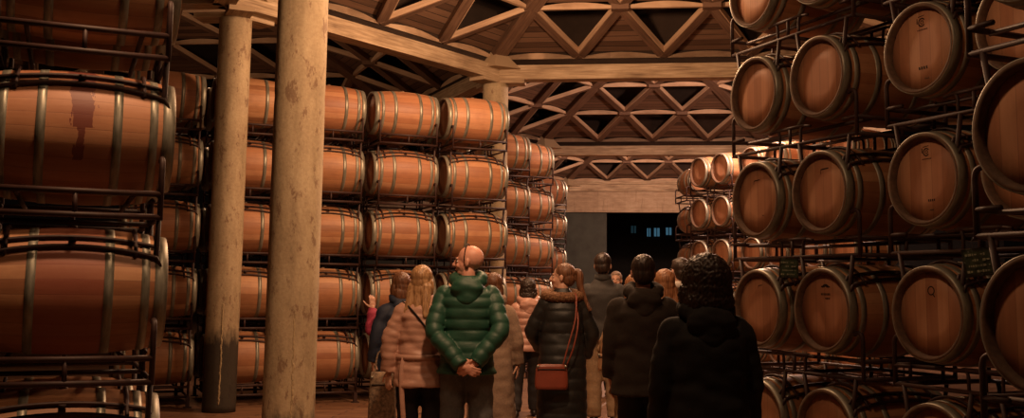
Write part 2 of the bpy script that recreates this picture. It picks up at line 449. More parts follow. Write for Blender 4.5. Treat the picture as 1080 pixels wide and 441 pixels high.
column(-1.83, 8.75, 0.215, ZB - .06, 'nearest and widest pale concrete column, in front of the left barrel racks', cap=0, mt=concrete(.30))
column(-3.43, 12.46, 0.195, ZB - .06, 'second pale concrete column with black foot, left of the nearest one', cap=2, cut_seam=0.25)
column(c3.x, c3.y, 0.205, ZB - .06, 'far pale column rising behind the right end of the left racks', cap=1)
# corner blocks over the farther nodes
for nd in (corner(bay2, 5), corner(bay3, 5), corner(bay4, 5)):
    bm = bmesh.new(); bmesh.ops.create_cone(bm, cap_ends=True, segments=6, radius1=0.50, radius2=0.04, depth=0.46, matrix=Matrix.Translation((nd.x, nd.y, ZB + BH + .16)))
    trim(bm, BEAM)

# far end wall with the board fascia, grey panel and dark opening
fx = corner(bay3, 5); f0 = fx - ee * 7; f1 = fx + ee * 14
def slab(name, p, q, z0, z1, th, m, shift=0.0):
    bm = bmesh.new(); s = en * shift
    beam_uv(bm, p + s + Vector((0, 0, (z0 + z1) / 2)), q + s + Vector((0, 0, (z0 + z1) / 2)), th, z1 - z0); fixn(bm)
    return tag(obj(name, bm, m, smooth=False), kind='structure')
def fascia_mat():
    m, nt, b = mat('fascia_boards')
    uv = N(nt, 'ShaderNodeTexCoord').outputs['UV']; sp = N(nt, 'ShaderNodeSeparateXYZ'); L(nt, uv, sp.inputs[0])
    a = mth(nt, 'MULTIPLY', sp.outputs[0], 1.1); fl = mth(nt, 'FLOOR', a)
    wn = N(nt, 'ShaderNodeTexWhiteNoise', noise_dimensions='1D'); L(nt, fl, wn.inputs['W'])
    g = noise_n(nt, mapping(nt, uv, (2.5, 9, 1)), 1.0, 5, 0.7)
    st = noise_n(nt, mapping(nt, uv, (14, 1.2, 1)), 1.0, 3, 0.6)
    col = ramp(nt, mth(nt, 'ADD', mth(nt, 'MULTIPLY', wn.outputs['Value'], 0.25), mth(nt, 'MULTIPLY', g, 0.75)), [(0.25, (0.26, 0.18, 0.12)), (0.5, (0.42, 0.31, 0.21)), (0.75, (0.58, 0.46, 0.34))])
    col = mixc(nt, mth(nt, 'MULTIPLY', ramp(nt, st, [(0.58, (0, 0, 0)), (0.7, (1, 1, 1))]), 0.5), col, (0.13, 0.08, 0.05, 1))
    L(nt, col, b.inputs['Base Color']); b.inputs['Roughness'].default_value = 0.85
    return m
FASC = fascia_mat()
slab('wall_back', f0, f1, 4.10, ZB + .05, 0.2, FASC, 0.1)
slab('trim_200', f0, f1, ZB + .23, ZB + .34, 0.2, BEAM, -0.12)
# opening spans 1.15 m to 7 m from the left corner
PANEL = simple('grey_panel', (0.055, 0.06, 0.05), 0.8, nscale=2)
slab('wall_back.001', f0, fx + ee * 0.02, 0, 4.10, 0.2, PANEL, 0.12)
slab('door_1', fx + ee * 0.02, fx + ee * 1.32, 0, 4.10, 0.12, PANEL, 0.16)
slab('wall_back.002', fx + ee * 7.5, f1, 0, 4.10, 0.2, BLACKP, 0.12)
slab('wall_beyond', f0 + en * 9, f1 + en * 9, 0, 7, 0.2, BLACKP)
def emis(name, c, s):
    m, nt, b = mat(name); b.inputs['Base Color'].default_value = (*c, 1)
    b.inputs['Emission Color'].default_value = (*c, 1); b.inputs['Emission Strength'].default_value = s
    return m
BLUE = emis('dusk_window_glow', (0.10, 0.28, 0.42), 0.32)
BLUE2 = emis('dim_dusk_window_glow', (0.05, 0.16, 0.22), 0.10)
wy = fx + en * 8.85
def at_px(px, dy):  # helper used once for the distances of the lit windows along the far wall
    k = (px - 540) / FOCAL; t = (k * wy.y - wy.x) / (ee.x - k * ee.y); return wy + ee * t
for i, (px, wd, z, hh, m) in enumerate(((669, .26, 4.05, .36, BLUE2), (685, .20, 3.93, .40, BLUE), (693.5, .28, 3.94, .40, BLUE), (706, .28, 3.98, .36, BLUE))):
    p = at_px(px, 0); bm = bmesh.new()
    box(bm, (0, 0, 0), (wd, .04, hh), None); o = obj('window_%d' % (i + 1), bm, m, smooth=False); o.location = (p.x, p.y, z); o.rotation_euler = (0, 0, -GA); tag(o, kind='structure')
    if wd > .1:
        fb = bmesh.new(); box(fb, (0, -.03, 0), (.035, .03, hh)); 
        for s in (-1, 1): box(fb, (s * wd / 2, -.03, 0), (.05, .05, hh + .05)); box(fb, (0, -.03, s * hh / 2), (wd + .05, .05, .05))
        obj('window_frame', fb, BLACKP, o, smooth=False)

# ------------------------------------------------------------------ barrels
RB, RE, HL = 0.325, 0.284, 0.46
def rad(y): return RE + (RB - RE) * (1 - (abs(y) / HL) ** 2.0)
def make_barrel(wood=WOOD, name='wine_barrel'):
    root = empty(name)
    n = 18; prof = [(rad(-HL + 2 * HL * i / n), -HL + 2 * HL * i / n) for i in range(n + 1)]
    prof = [(RE - .032, -HL + .046), (RE - .024, -HL + .004), (RE - .004, -HL)] + prof[1:-1] + [(RE - .004, HL), (RE - .024, HL - .004), (RE - .032, HL - .046)]
    bm = bmesh.new(); lathe(bm, prof, 54); st_ = obj('staves', bm, wood, root)
    st_.data.materials.append(CHIME)
    for p_ in st_.data.polygons:
        if abs(p_.center.y) > HL - .012 or (abs(p_.center.y) > HL - .05 and Vector((p_.center.x, p_.center.z)).length < RE - .02): p_.material_index = 1
    for s in (-1, 1):
        bm = bmesh.new(); lathe(bm, [(0, s * (HL - .045)), (.12, s * (HL - .045)), (RE - .030, s * (HL - .045)), (RE - .032, s * (HL - .07)), (0, s * (HL - .07))], 40); obj('barrel_head', bm, HEAD, root)
    for y, wd in ((-.427, .062), (-.352, .040), (-.178, .044), (.178, .044), (.352, .040), (.427, .062)):
        bm = bmesh.new()
        pr = [(rad(y + wd * t) + .0035, y + wd * t) for t in (-.5, 0, .5)] + [(rad(y + wd * t) - .006, y + wd * t) for t in (.5, 0, -.5)]
        lathe(bm, pr, 54, closed=True); obj('hoop', bm, HOOP, root)
    bm = bmesh.new(); lathe(bm, [(0, RB + .012), (.022, RB + .012), (.026, RB - .02), (0, RB - .02)], 14, axis='Z'); obj('bung', bm, simple('bung_wood' + name, (.30, .20, .13), .7), root)
    return root
PROTO = {}
for k, wd in (('plain', WOOD), ('stain', WOOD_STAIN), ('red', WOOD_RED)):
    PROTO[k] = make_barrel(wd); reg(PROTO[k])
used = set()
def barrel(kind, loc, rz, label, group):
    o = PROTO[kind] if kind not in used else dup(PROTO[kind])
    used.add(kind)
    o.location = loc; o.rotation_euler = (0, 0, rz)
    for q in ('label', 'category', 'group'):
        if q in o: del o[q]
    tag(o, label, 'barrel', group); return o

# racks: local x runs along the row (two barrels at +-SP/2), local y along the barrel axis, origin at barrel-centre height
SP = 0.735; PITCH = 0.82; X0 = SP / 2 + 0.335; Y0 = 0.40; ZU = -0.328; ZL = -0.445; T = 0.0135
def make_rack(ground=False, name='barrel_rack', foot=0.0):
    root = empty(name)
    bm = bmesh.new()
    for s in (-1, 1):
        for z in (ZU, ZL): tube(bm, [(s * X0, -Y0, z), (s * X0, Y0, z)], T + .002, 8)
        for z in (ZL,): tube(bm, [(-X0, s * Y0, z), (X0, s * Y0, z)], T, 8)
        tube(bm, [(-X0, s * .27, ZU - .008), (X0, s * .27, ZU - .008)], T, 8)
        tube(bm, [(-X0, s * Y0, ZU), (-SP / 2 - .2, s * Y0, ZU)], T, 8); tube(bm, [(X0, s * Y0, ZU), (SP / 2 + .2, s * Y0, ZU)], T, 8)
        for y in (0.0,): tube(bm, [(s * X0, y, ZU), (s * X0, y, ZL)], T * .9, 8)
        tube(bm, [(0, s * Y0, ZU), (0, s * Y0, ZL)], T * .9, 8)
        tube(bm, [(-.16, s * Y0, ZU + .01), (.16, s * Y0, ZU + .01)], T, 8)
        for xx in (-.12, .12):
            tube(bm, smoothpath([(xx, s * Y0, ZL), (xx * 1.1, s * Y0, ZU), (xx * 1.9, s * Y0, ZU + .0)], 4), T * .8, 6)
    tube(bm, [(0, -Y0, ZL), (0, Y0, ZL)], T, 8)
    obj('frame', bm, RACK, root)
    for sx in (-1, 1):
        for sy in (-1, 1):
            bm = bmesh.new(); x = sx * X0; y = sy * Y0
            zt = -.19
            tube(bm, [(x, y, ZL - .015)] + smoothpath([(x, y, zt - .03), (x, y, zt), (x - sx * .012, y, zt + .035), (x - sx * .045, y, zt + .048), (x - sx * .075, y, zt + .035)], 4), T + .001, 8)
            obj('hooked_post', bm, RACK, root)
    if ground:
        zf = -foot
        for sx in (-1, 1):
            for sy in (-1, 1):
                bm = bmesh.new(); box(bm, (sx * X0, sy * Y0, (zf + ZL) / 2), (.045, .045, ZL - zf)); box(bm, (sx * X0, sy * Y0, zf + .006), (.09, .09, .012)); obj('foot', bm, RACK, root, smooth=False)
    else:
        for s in (-1, 1):
            bm = bmesh.new(); cx = s * SP / 2
            def on(dx, y, lift=T): 
                r = rad(y) + lift; return (cx + dx, y, -PITCH + math.sqrt(max(r * r - dx * dx, 0)))
            for dx in (-.255, -.205, .205, .255):
                ys = [-.40 + .8 * i / 14 for i in range(15)]
                tube(bm, [(cx + dx, -.425, on(dx, -.4)[2] - .05)] + [on(dx, y) for y in ys] + [(cx + dx, .425, on(dx, .4)[2] - .05)], .0105, 7)
            for y in (-.30, .30):
                pts = [on(.30 * math.sin(a), y, T) for a in [(-1.1 + 2.2 * i / 12) for i in range(13)]]
                tube(bm, pts, .0105, 7)
            for dx in (-.23, .23):
                for y in (-.40, .40):
                    q = on(dx, y)
                    tube(bm, [(cx + dx * 1.15, y, ZL), (cx + dx, y, q[2] - .02), (cx + dx * 1.02, y + math.copysign(.02, y), q[2] - .085)], .015, 7)
                box(bm, (cx + dx, 0, on(dx, 0)[2] + .012), (.07, .035, .012))
            obj('saddle', bm, RACK, root)
    return root
rackused = {}
def rack(loc, rz, label, group, ground=False):
    key = ('g%.2f' % loc[2]) if ground else 'r'
    if key not in rackused:
        o = make_rack(ground, foot=loc[2]); reg(o); rackused[key] = o
    else: o = dup(rackused[key])
    o.location = loc; o.rotation_euler = (0, 0, rz)
    for q in ('label', 'category', 'group'):
        if q in o: del o[q]
    tag(o, label, 'barrel rack', group); return o

PHI = math.radians(-23.2)
DR = dirv(PHI)                 # along a row, away from the camera
DA = dirv(PHI + PI / 2)        # barrel axis, to the right and away
RZ = math.atan2(-DA.x, DA.y)   # local y -> DA ; local x -> -DR*?
ROWN = ['bottom row', 'second row up', 'third row up', 'fourth row up', 'top row']
def stack(px, py, z0, rows, cols, place, what, group, look, rackname, kinds=None, only=None, racks=True):
    """cols: list of (offset of pair centre along the row, [name of nearer barrel, name of farther barrel] or None to leave one out)"""
    for k in rows:
        z = z0 + k * PITCH
        for (off, names) in cols:
            pc = Vector((px, py, 0)) + DR * off
            lx = Vector((math.cos(RZ), math.sin(RZ), 0))
            for s, nm in zip((1, -1), names):
                if nm is None: continue
                if only and (k, nm) not in only and only != 'all': continue
                p = pc + lx * s * SP / 2
                kd = (kinds or {}).get((k, nm), 'plain')
                barrel(kd, (p.x, p.y, z), RZ, '%s, %s, %s' % (look, ROWN[k], nm), group)
            if racks:
                nn = [n for n in names if n]
                rack((pc.x, pc.y, z), RZ, '%s, %s, %s' % (rackname, ROWN[k], nn[0]), 'steel racks of ' + group, ground=(k == 0))

# RIGHT WALL: heads towards the aisle. head plane of column A at (1.88, 7.868)
ax = Vector((1.88, 7.868, 0)) + DA * (HL - .034)
lx = Vector((math.cos(RZ), math.sin(RZ), 0))     # = -DR (towards the camera)
pcAB = ax + lx * SP / 2; pcCE = ax + lx * (1.689 + SP / 2)
stack(pcAB.x, pcAB.y, .532, range(5), [(0, ['second column from the aisle end', 'first column at the aisle end'])], None, None, 'barrels in the right wall', 'oak barrel seen end-on in right wall', 'brown steel rack in right wall')
stack(pcCE.x, pcCE.y, .532, range(5), [(0, ['fourth column half hidden', 'third column from aisle end'])], None, None, 'barrels in the right wall', 'oak barrel seen end-on in right wall', 'brown steel rack in right wall')
dx_ = Vector((2.136, 4.237, 0)) + DA * HL + lx * SP / 2
stack(dx_.x, dx_.y, .532, range(4), [(0, [None, 'nearest column at the right edge'])], None, None, 'barrels in the nearest right stack', 'oak barrel head cut by frame', 'brown steel rack, nearest right stack')
# LEFT NEAR STACK
lc = Vector((-2.28, 5.38, 0)) - lx * SP / 2
stack(lc.x, lc.y, .615, range(4), [(0, ['front barrel', 'rear barrel'])], None, None, 'barrels in the near left stack', 'large oak barrel side-on, near left stack', 'dark steel rack, near left stack', kinds={(2, 'front barrel'): 'stain', (1, 'front barrel'): 'red'})
# LEFT WALL (side-on barrels)
mc = Vector((-.579, 14.575, 0)) - lx * SP / 2
CN = ['rightmost column', 'second column from right', 'third column from right', 'fourth column from right', 'fifth column from right']
for i in range(5):
    q = mc - DA * 1.04 * i
    stack(q.x, q.y, .578, range(5), [(0, ['%s' % CN[i], 'behind ' + CN[i]])], None, None, 'barrels in the left wall', 'oak barrel side-on in left wall', 'brown steel rack in left wall')
# stacks stepping back beyond the left wall
for i, (x, y, nm) in enumerate(((-.20, 17.75, 'first stack beyond left wall'), (.25, 18.95, 'second stack beyond left wall'), (.81, 24.9, 'farthest stack beyond left wall'))):
    q = Vector((x, y, 0)) - lx * SP / 2
    stack(q.x, q.y, .56, range(5), [(0, ['front', 'rear'])], None, None, 'barrels in the %s' % nm, 'oak barrel side-on, %s' % nm, 'steel rack, %s' % nm)
# FAR RIGHT WALL: heads, seen past the right wall
fa = Vector((3.69, 20.27, 0)) + DA * (HL - .034)
FN = ['first column', 'second column', 'third column', 'fourth column', 'fifth column', 'sixth column']
for i in range(3):
    q = fa + lx * (SP / 2 + i * 1.69)
    stack(q.x, q.y, .54, range(5), [(0, [FN[2 * i + 1], FN[2 * i]])], None, None, 'barrels in the far right wall', 'small oak barrel end-on in far right wall', 'steel rack in far right wall')

for i, (px, py) in enumerate(((4.02, 22.0),)):
    for k in range(5):
        barrel('plain', (px, py + .46, .578 + k * PITCH), math.radians(8), 'pale lit oak barrel just left of and beyond far right wall, %s' % ROWN[k], 'barrels beyond the far right wall')
        rack((px + SP / 2 * math.cos(math.radians(8)), py + .46 + SP / 2 * math.sin(math.radians(8)), .578 + k * PITCH), math.radians(8), 'steel rack just beyond the far right wall, %s' % ROWN[k], 'racks beyond the far right wall', ground=(k == 0))
#PEOPLE
# ------------------------------------------------------------------ people
def cloth(name, c, rough=0.8, c2=None, sc=60, bmp=0.25, sheen=0.0):
    m = simple(name, c, rough, 0, sc, 0.15, c2, bmp, bd=0.004)
    return m
def skin_mat(name, c):
    m, nt, b = mat(name)
    tc = N(nt, 'ShaderNodeTexCoord').outputs['Object']; g = noise_n(nt, tc, 22.0, 3)
    L(nt, ramp(nt, g, [(0.3, tuple(x * .85 for x in c)), (0.7, c)]), b.inputs['Base Color']); b.inputs['Roughness'].default_value = 0.5
    b.inputs['Subsurface Weight'].default_value = 0.08; b.inputs['Subsurface Radius'].default_value = (.02, .008, .004)
    return m
def shimmer(name, c, rough=0.42):
    m, nt, b = mat(name)
    tc = N(nt, 'ShaderNodeTexCoord').outputs['Object']; g = noise_n(nt, mapping(nt, tc, (10, 10, 26)), 1.0, 4, 0.6)
    L(nt, ramp(nt, g, [(0.3, tuple(x * .8 for x in c)), (0.7, c)]), b.inputs['Base Color']); b.inputs['Roughness'].default_value = rough
    bump(nt, b, g, 0.35, 0.008)
    return m
def cap(bm, p0, p1, r0, r1, seg=14):
    p0 = Vector(p0); p1 = Vector(p1); d = p1 - p0; Ln = max(d.length, 1e-5); d.normalize()
    pts = []; rr = []
    for a in (-80, -55, -30): t = math.radians(a); pts.append(p0 + d * r0 * math.sin(t)); rr.append(r0 * math.cos(t))
    for k in range(0, 5): pts.append(p0.lerp(p1, k / 4)); rr.append(r0 + (r1 - r0) * k / 4)
    for a in (30, 55, 80): t = math.radians(a); pts.append(p1 + d * r1 * math.sin(t)); rr.append(r1 * math.cos(t))
    tube(bm, pts, 1, seg, rr)
def ell(bm, c, r, rot=None, sub=3):
    mt = Matrix.Translation(Vector(c)) @ (rot.to_4x4() if rot else Matrix.Identity(4)) @ Matrix.Diagonal((*r, 1))
    bmesh.ops.create_icosphere(bm, subdivisions=sub, radius=1, matrix=mt)
def ringloft(bm, rings, seg=36):
    """rings: (z, rx, ry, cx, cy)"""
    rows = []
    for (z, rx, ry, cx, cy) in rings:
        row = []
        for i in range(seg):
            a = 2 * PI * i / seg; c_, s_ = math.cos(a), math.sin(a)
            e = 0.85
            row.append(bm.verts.new((cx + rx * math.copysign(abs(c_) ** e, c_), cy + ry * math.copysign(abs(s_) ** e, s_), z)))
        rows.append(row)
    for a, b in zip(rows[:-1], rows[1:]):
        for k in range(seg): bm.faces.new((a[k], a[(k + 1) % seg], b[(k + 1) % seg], b[k]))
    bm.faces.new(rows[0][::-1]); bm.faces.new(rows[-1])
def interp(tab, z):
    for a, b in zip(tab[:-1], tab[1:]):
        if a[0] <= z <= b[0]:
            t = (z - a[0]) / (b[0] - a[0]); t = t * t * (3 - 2 * t) if False else t
            return [x + (y - x) * t for x, y in zip(a[1:], b[1:])]
    return list(tab[-1][1:]) if z > tab[-1][0] else list(tab[0][1:])
def quilt(s, pitch, amp):
    return amp * (abs(math.sin(PI * s / pitch)) ** 0.38) - amp * .5 if pitch else 0.0
def remesh(name, bm, m, parent, voxel=.012, smooth=2, disp=None):
    fixn(bm)
    me = bpy.data.meshes.new(name); bm.to_mesh(me); bm.free()
    t = bpy.data.objects.new('tmp', me); C.objects.link(t)
    md = t.modifiers.new('r', 'REMESH'); md.mode = 'VOXEL'; md.voxel_size = voxel
    if smooth:
        sm = t.modifiers.new('s', 'SMOOTH'); sm.factor = 0.5; sm.iterations = smooth
    dg = bpy.context.evaluated_depsgraph_get(); dg.update()
    me2 = bpy.data.meshes.new_from_object(t.evaluated_get(dg), depsgraph=dg)
    bpy.data.objects.remove(t); bpy.data.meshes.remove(me)
    if disp:
        nrm = [v.normal.copy() for v in me2.vertices]
        for v, nn in zip(me2.vertices, nrm): v.co += nn * disp(v.co)
    me2.materials.clear(); me2.materials.append(m)
    me2.polygons.foreach_set('use_smooth', [True] * len(me2.polygons))
    me2.name = name
    o = bpy.data.objects.new(name, me2); C.objects.link(o); o.parent = parent
    return o
def hand(bm, wrist, dirn, palm, side, curl=0.5, sc=1.0):
    """palm: direction the palm faces; side: +1 thumb on dirn x palm side"""
    W = Vector(wrist); d = Vector(dirn).normalized(); p = Vector(palm); p = (p - d * p.dot(d)).normalized(); t = d.cross(p) * side
    R = Matrix((t, d, p)).transposed()
    cap(bm, W - d * .02, W + d * .02, .027 * sc, .028 * sc, 10)
    ell(bm, W + d * .05 * sc, (.040 * sc, .048 * sc, .017 * sc), R, 2)
    for i, (off, ln) in enumerate(((.028, .070), (.010, .078), (-.009, .073), (-.027, .058))):
        b = W + d * .088 * sc + t * off * sc - d * abs(off) * .25
        dd = (d + t * off * 2.2).normalized(); c = curl * (1 + .12 * i)
        for j, (f, r) in enumerate(((.45, .0100), (.32, .0090), (.25, .0080))):
            e = b + dd * ln * f * sc; cap(bm, b, e, r * sc, r * sc * .92, 8); b = e
            dd = (dd * math.cos(c) + p * math.sin(c)).normalized() if j < 2 else dd
    b = W + d * .025 * sc + t * .032 * sc; dd = (d * .62 + t * .75 + p * .25).normalized()
    for f, r in ((.042, .013), (.032, .0115), (.025, .010)):
        e = b + dd * f * sc; cap(bm, b, e, r * sc, r * sc * .9, 8); b = e; dd = (dd + p * .35 * curl + d * .25).normalized()
def person(label, loc, yaw, h, spec):
    """local frame: faces +y, z up, own right is +x. built 1.75 m tall, scaled to h. yaw turns left (counter-clockwise)."""
    k = h / 1.75
    root = empty('person', (loc[0], loc[1], 0), yaw); tag(root, label, 'person'); root.scale = (k, k, k)
    g = spec.get
    SKINM = spec['skin']; fem = g('fem', False)
    shw = g('shw', .175 if fem else .195); hx = .095
    Hc = Vector(g('headpos', (0, .012, 1.635))); lookR = Matrix.Rotation(g('look', 0), 3, 'Z') @ Matrix.Rotation(g('nod', 0), 3, 'X')
    HS = g('hs', 1.09); hv = lambda v: Hc + lookR @ (Vector(v) * HS)
    st = g('stance', ((-.10, 0), (.10, 0)))
    # ---- body
    bm = bmesh.new()
    for s, (fx_, fy_) in zip((-1, 1), st):
        kn = ((s * hx + fx_) / 2, fy_ * .4 + .03, .50)
        cap(bm, (s * hx, 0, .93), kn, .080, .056); cap(bm, kn, (fx_, fy_ - .01, .09), .056, .038)
        cap(bm, (fx_, fy_ - .03, .055), (fx_ * 1.15, fy_ + .12, .035), .038, .028)
    ell(bm, (0, -.01, .96), (.155, .105, .12)); ell(bm, (0, 0, 1.14), (.135, .095, .16)); ell(bm, (0, -.005, 1.28), (shw - .04, .105, .14))
    cap(bm, (-shw + .04, 0, 1.335), (0, -.01, 1.385), .042, .045); cap(bm, (shw - .04, 0, 1.335), (0, -.01, 1.385), .042, .045); cap(bm, (0, -.01, 1.42), (Hc.x * .8, Hc.y - .015, 1.56), .062, .052)
    arms = g('arms')
    for s, a in zip((-1, 1), arms):
        sh = Vector((s * (shw - .02), 0, 1.345)); el, wr = Vector(a['el']), Vector(a['wr'])
        cap(bm, sh, el, .047, .038); cap(bm, el, wr, .036, .026)
        hd = Vector(a.get('hd', (wr - el))); hand(bm, wr, hd, a.get('palm', (-s, 0, 0)), a.get('ts', s * -1), a.get('curl', .35), 0.98)
    R = lookR @ Matrix.Diagonal((HS, HS, HS))
    ell(bm, hv((0, -.015, .030)), (.074, .094, .088), R); ell(bm, hv((0, .022, -.020)), (.060, .070, .080), R); ell(bm, hv((0, .040, -.070)), (.044, .046, .036), R)
    cap(bm, hv((0, .088, .018)), hv((0, .112, -.020)), .009, .0135, 10); ell(bm, hv((0, .096, -.024)), (.018, .012, .009), R, 2)
    ell(bm, hv((0, .078, .026)), (.045, .013, .009), R, 2)
    ell(bm, hv((0, .086, -.048)), (.024, .009, .0065), R, 2); ell(bm, hv((0, .084, -.059)), (.020, .009, .007), R, 2); ell(bm, hv((0, .074, -.086)), (.020, .018, .017), R, 2)
    for s in (-1, 1):
        ell(bm, hv((s * .076, -.006, -.006)), (.009, .019, .031), R @ Matrix.Rotation(s * .3, 3, 'Z'), 2); ell(bm, hv((s * .036, .066, -.028)), (.020, .018, .018), R, 2)
    remesh('body', bm, SKINM, root, g('vox', .0075), 1)
    for s in (-1, 1):
        b2 = bmesh.new(); ell(b2, hv((s * .030, .0765, .006)), (.013, .009, .008), R, 2); obj('eye', b2, EYEW, root)
        b2 = bmesh.new(); ell(b2, hv((s * .030, .0840, .006)), (.0055, .003, .0055), R, 2); obj('iris', b2, EYEB, root)
        b2 = bmesh.new(); tube(b2, [hv((s * .014, .0905, .024)), hv((s * .032, .087, .030)), hv((s * .050, .074, .024))], .004, 6); obj('eyebrow', b2, g('browm', spec['hairm']), root)
    b2 = bmesh.new(); ell(b2, hv((0, .0925, -.0535)), (.021, .0055, .0045), R, 2); obj('mouth', b2, LIPM, root)
    # ---- trousers and shoes
    bm = bmesh.new(); tw = g('tw', 0.0)
    ell(bm, (0, -.015, .965), (.172, .125, .12))
    for s, (fx_, fy_) in zip((-1, 1), st):
        kn = Vector(((s * hx + fx_) / 2, fy_ * .4 + .03, .50)); hp = Vector((s * hx, -.01, .90)); an = Vector((fx_, fy_ - .01, .085))
        path = smoothpath([hp, kn, an], 10); rr = [.103 + tw - (.030 + tw * .4) * (i / (len(path) - 1)) ** .8 + .004 * math.sin(i * 1.9) for i in range(len(path))]
        tube(bm, path, 1, 16, rr)
    remesh('trousers', bm, spec['legm'], root, .014, 2, lambda c: .006 * noise.noise(c * 14))
    for s, (fx_, fy_) in zip((-1, 1), st):
        bm = bmesh.new(); cap(bm, (fx_, fy_ - .055, .048), (fx_ * 1.12, fy_ + .125, .040), .046, .040); cap(bm, (fx_, fy_ - .03, .06), (fx_, fy_ - .02, .13), .046, .045)
        for v in bm.verts: v.co.z = max(v.co.z, 0.0)
        sh_ = remesh('shoe', bm, g('shoem', DARKSHOE), root, .010, 1)
    # ---- coat / jacket
    co = spec['coat']; pitch, amp = co.get('pitch', 0), co.get('amp', 0); voxel = co.get('vox', .011)
    bm = bmesh.new()
    hem = co['hem']; ex = co.get('ex', .0); dep = co.get('dep', 0.0)
    hipw = .180 + ex; 
    tab = []
    if hem < .80: tab.append((hem, hipw + co.get('flare', .03), .150 + ex + co.get('flare', .03), 0, -.01))
    tab += [(max(hem, .84), hipw, .140 + ex, 0, -.015)] if hem < .90 else [(hem, hipw - .01, .135 + ex, 0, -.012)]
    tab += [(1.08, .160 + ex - co.get('waist', 0), .122 + ex * .9, 0, -.005), (1.25, shw - .012 + ex * .7, .132 + ex * .9, 0, 0), (1.34, shw + ex * .5, .128 + ex * .8, 0, -.005), (1.395, shw - .022 + ex * .3, .108 + ex * .6, 0, -.01), (1.435, shw - .068, .090 + ex * .5, 0, -.012), (1.475, .108, .078 + ex * .3, 0, -.012), (1.515, .078, .074, 0, -.008), (1.535, .070, .068, 0, -.002)]
    rings = []; z = hem
    while z < 1.535:
        rx, ry, cx, cy = interp(tab, z); q = quilt(z - hem, pitch, amp) if z < 1.44 else 0
        rings.append((z, rx + q, ry + q, cx, cy)); z += .008
    ringloft(bm, rings)
    for s, a in zip((-1, 1), arms):
        sh = Vector((s * (shw - .022), -.005, 1.368)); el, wr = Vector(a['el']), Vector(a['wr'])
        wr = wr - (wr - el).normalized() * co.get('cuff', .0)
        path = smoothpath([Vector((s * (shw - .085), -.008, 1.392)), sh, sh.lerp(el, .5) + Vector((s * .008, 0, 0)), el, el.lerp(wr, .55), wr], 12); ln = 0; rr = []; n = len(path)
        for i, p in enumerate(path):
            if i: ln += (p - path[i - 1]).length
            t = i / (n - 1); t_in = min(1, i / 10); base = (.066 + ex * .55) * (1 - t) + (.045 + ex * .5) * t
            base *= .55 + .45 * math.sin(t_in * PI / 2)
            rr.append(base + quilt(ln, pitch, amp * .9) + (0 if pitch else .003 * math.sin(t * 31)))
        tube(bm, path, 1, 20, rr)
    wr_amp = co.get('wrinkle', .006)
    remesh('coat' if hem < .75 else 'jacket', bm, co['m'], root, voxel, 1 if pitch else 2, lambda c: wr_amp * noise.noise(Vector((c.x * 9, c.y * 9, c.z * 15))))
    # ---- hood, collar
    if co.get('hood'):
        hs = co['hood']; bm = bmesh.new()
        for i in range(15):
            a = -2.35 + 4.7 * i / 14
            c_ = Vector((.108 * hs * math.sin(a), -.015 - .092 * hs * math.cos(a) , 1.475 + .035 * math.cos(a) * -1 + .03))
            ell(bm, c_, (.048 * hs, .045 * hs, .050 * hs), None, 2)
        ell(bm, (0, -.105 * hs - .01, 1.43), (.125 * hs, .060 * hs, .095 * hs)); ell(bm, (0, -.125 * hs, 1.36), (.085 * hs, .045 * hs, .075 * hs))
        remesh('hood', bm, co['m'], root, .010, 3, lambda c: .009 * noise.noise(Vector((c.x * 11, c.y * 9, c.z * 24))))
    if co.get('collar'):
        bm = bmesh.new(); lathe(bm, [(.082, 1.47), (.090, 1.50), (.086, 1.545), (.076, 1.545), (.074, 1.48)], 30, closed=True, axis='Z')
        for v in bm.verts: v.co.y = v.co.y * 1.05 - .01
        obj('collar', bm, co.get('collarm', co['m']), root)
    if co.get('fur'):
        bm = bmesh.new()
        for i in range(26):
            a = 2 * PI * i / 26
            ell(bm, (.155 * math.sin(a), -.02 - .115 * math.cos(a), 1.465 - .02 * math.cos(a)), (.060, .058, .050), None, 2)
        remesh('fur_collar', bm, co['fur'], root, .006, 1, lambda c: .004 * noise.noise(c * 45) + .007 * noise.noise(Vector((c.x * 150, c.y * 150, c.z * 60))))
    if co.get('belt'):
        rx, ry, cx, cy = interp(tab, co['belt']); bm = bmesh.new()
        lathe(bm, [(1.0, -.024), (1.09, -.022), (1.09, .022), (1.0, .024)], 40, closed=True, axis='Z')
        for v in bm.verts: v.co.x *= rx + .008; v.co.y = v.co.y * (ry + .008) + cy; v.co.z += co['belt']
        obj('belt', bm, co['m'], root)
        if co.get('tail'):
            bm = bmesh.new(); x_ = -rx * .72; tube(bm, smoothpath([(x_, cy - ry * .78, co['belt']), (x_ - .02, cy - ry * .88, co['belt'] - .12), (x_ - .01, cy - ry * .92, co['belt'] - .34), (x_ + .01, cy - ry * .90, co['belt'] - .55)], 6), .022, 8, flat=.35, upv=(1, 0, 0)); obj('belt_tail', bm, co['m'], root)
    # ---- hair
    bm = bmesh.new(); kind = g('hair', 'short'); am = .0035
    if kind in ('short', 'cropped', 'bob', 'long', 'pony', 'curly', 'bushy'):
        t = {'cropped': -.004, 'short': .006, 'bob': .010, 'long': .010, 'pony': .006, 'curly': .018, 'bushy': .055}[kind]
        ell(bm, hv((0, -.024, .040)), (.076 + t, .088 + t, .083 + t), R)
        ell(bm, hv((0, -.052, -.010)), (.068 + t, .058 + t, .066 + t * 1.2), R)
        if kind in ('short',): ell(bm, hv((0, .030, .088)), (.055, .045, .030), R, 2)
        if kind in ('bob', 'long', 'curly', 'bushy'):
            for s in (-1, 1): ell(bm, hv((s * (.062 + t * .5), -.012, -.045)), (.028 + t * .6, .045 + t * .5, .085), R, 2)
            ell(bm, hv((0, -.065, -.075)), (.078 + t, .045 + t, .090), R)
            am = .004
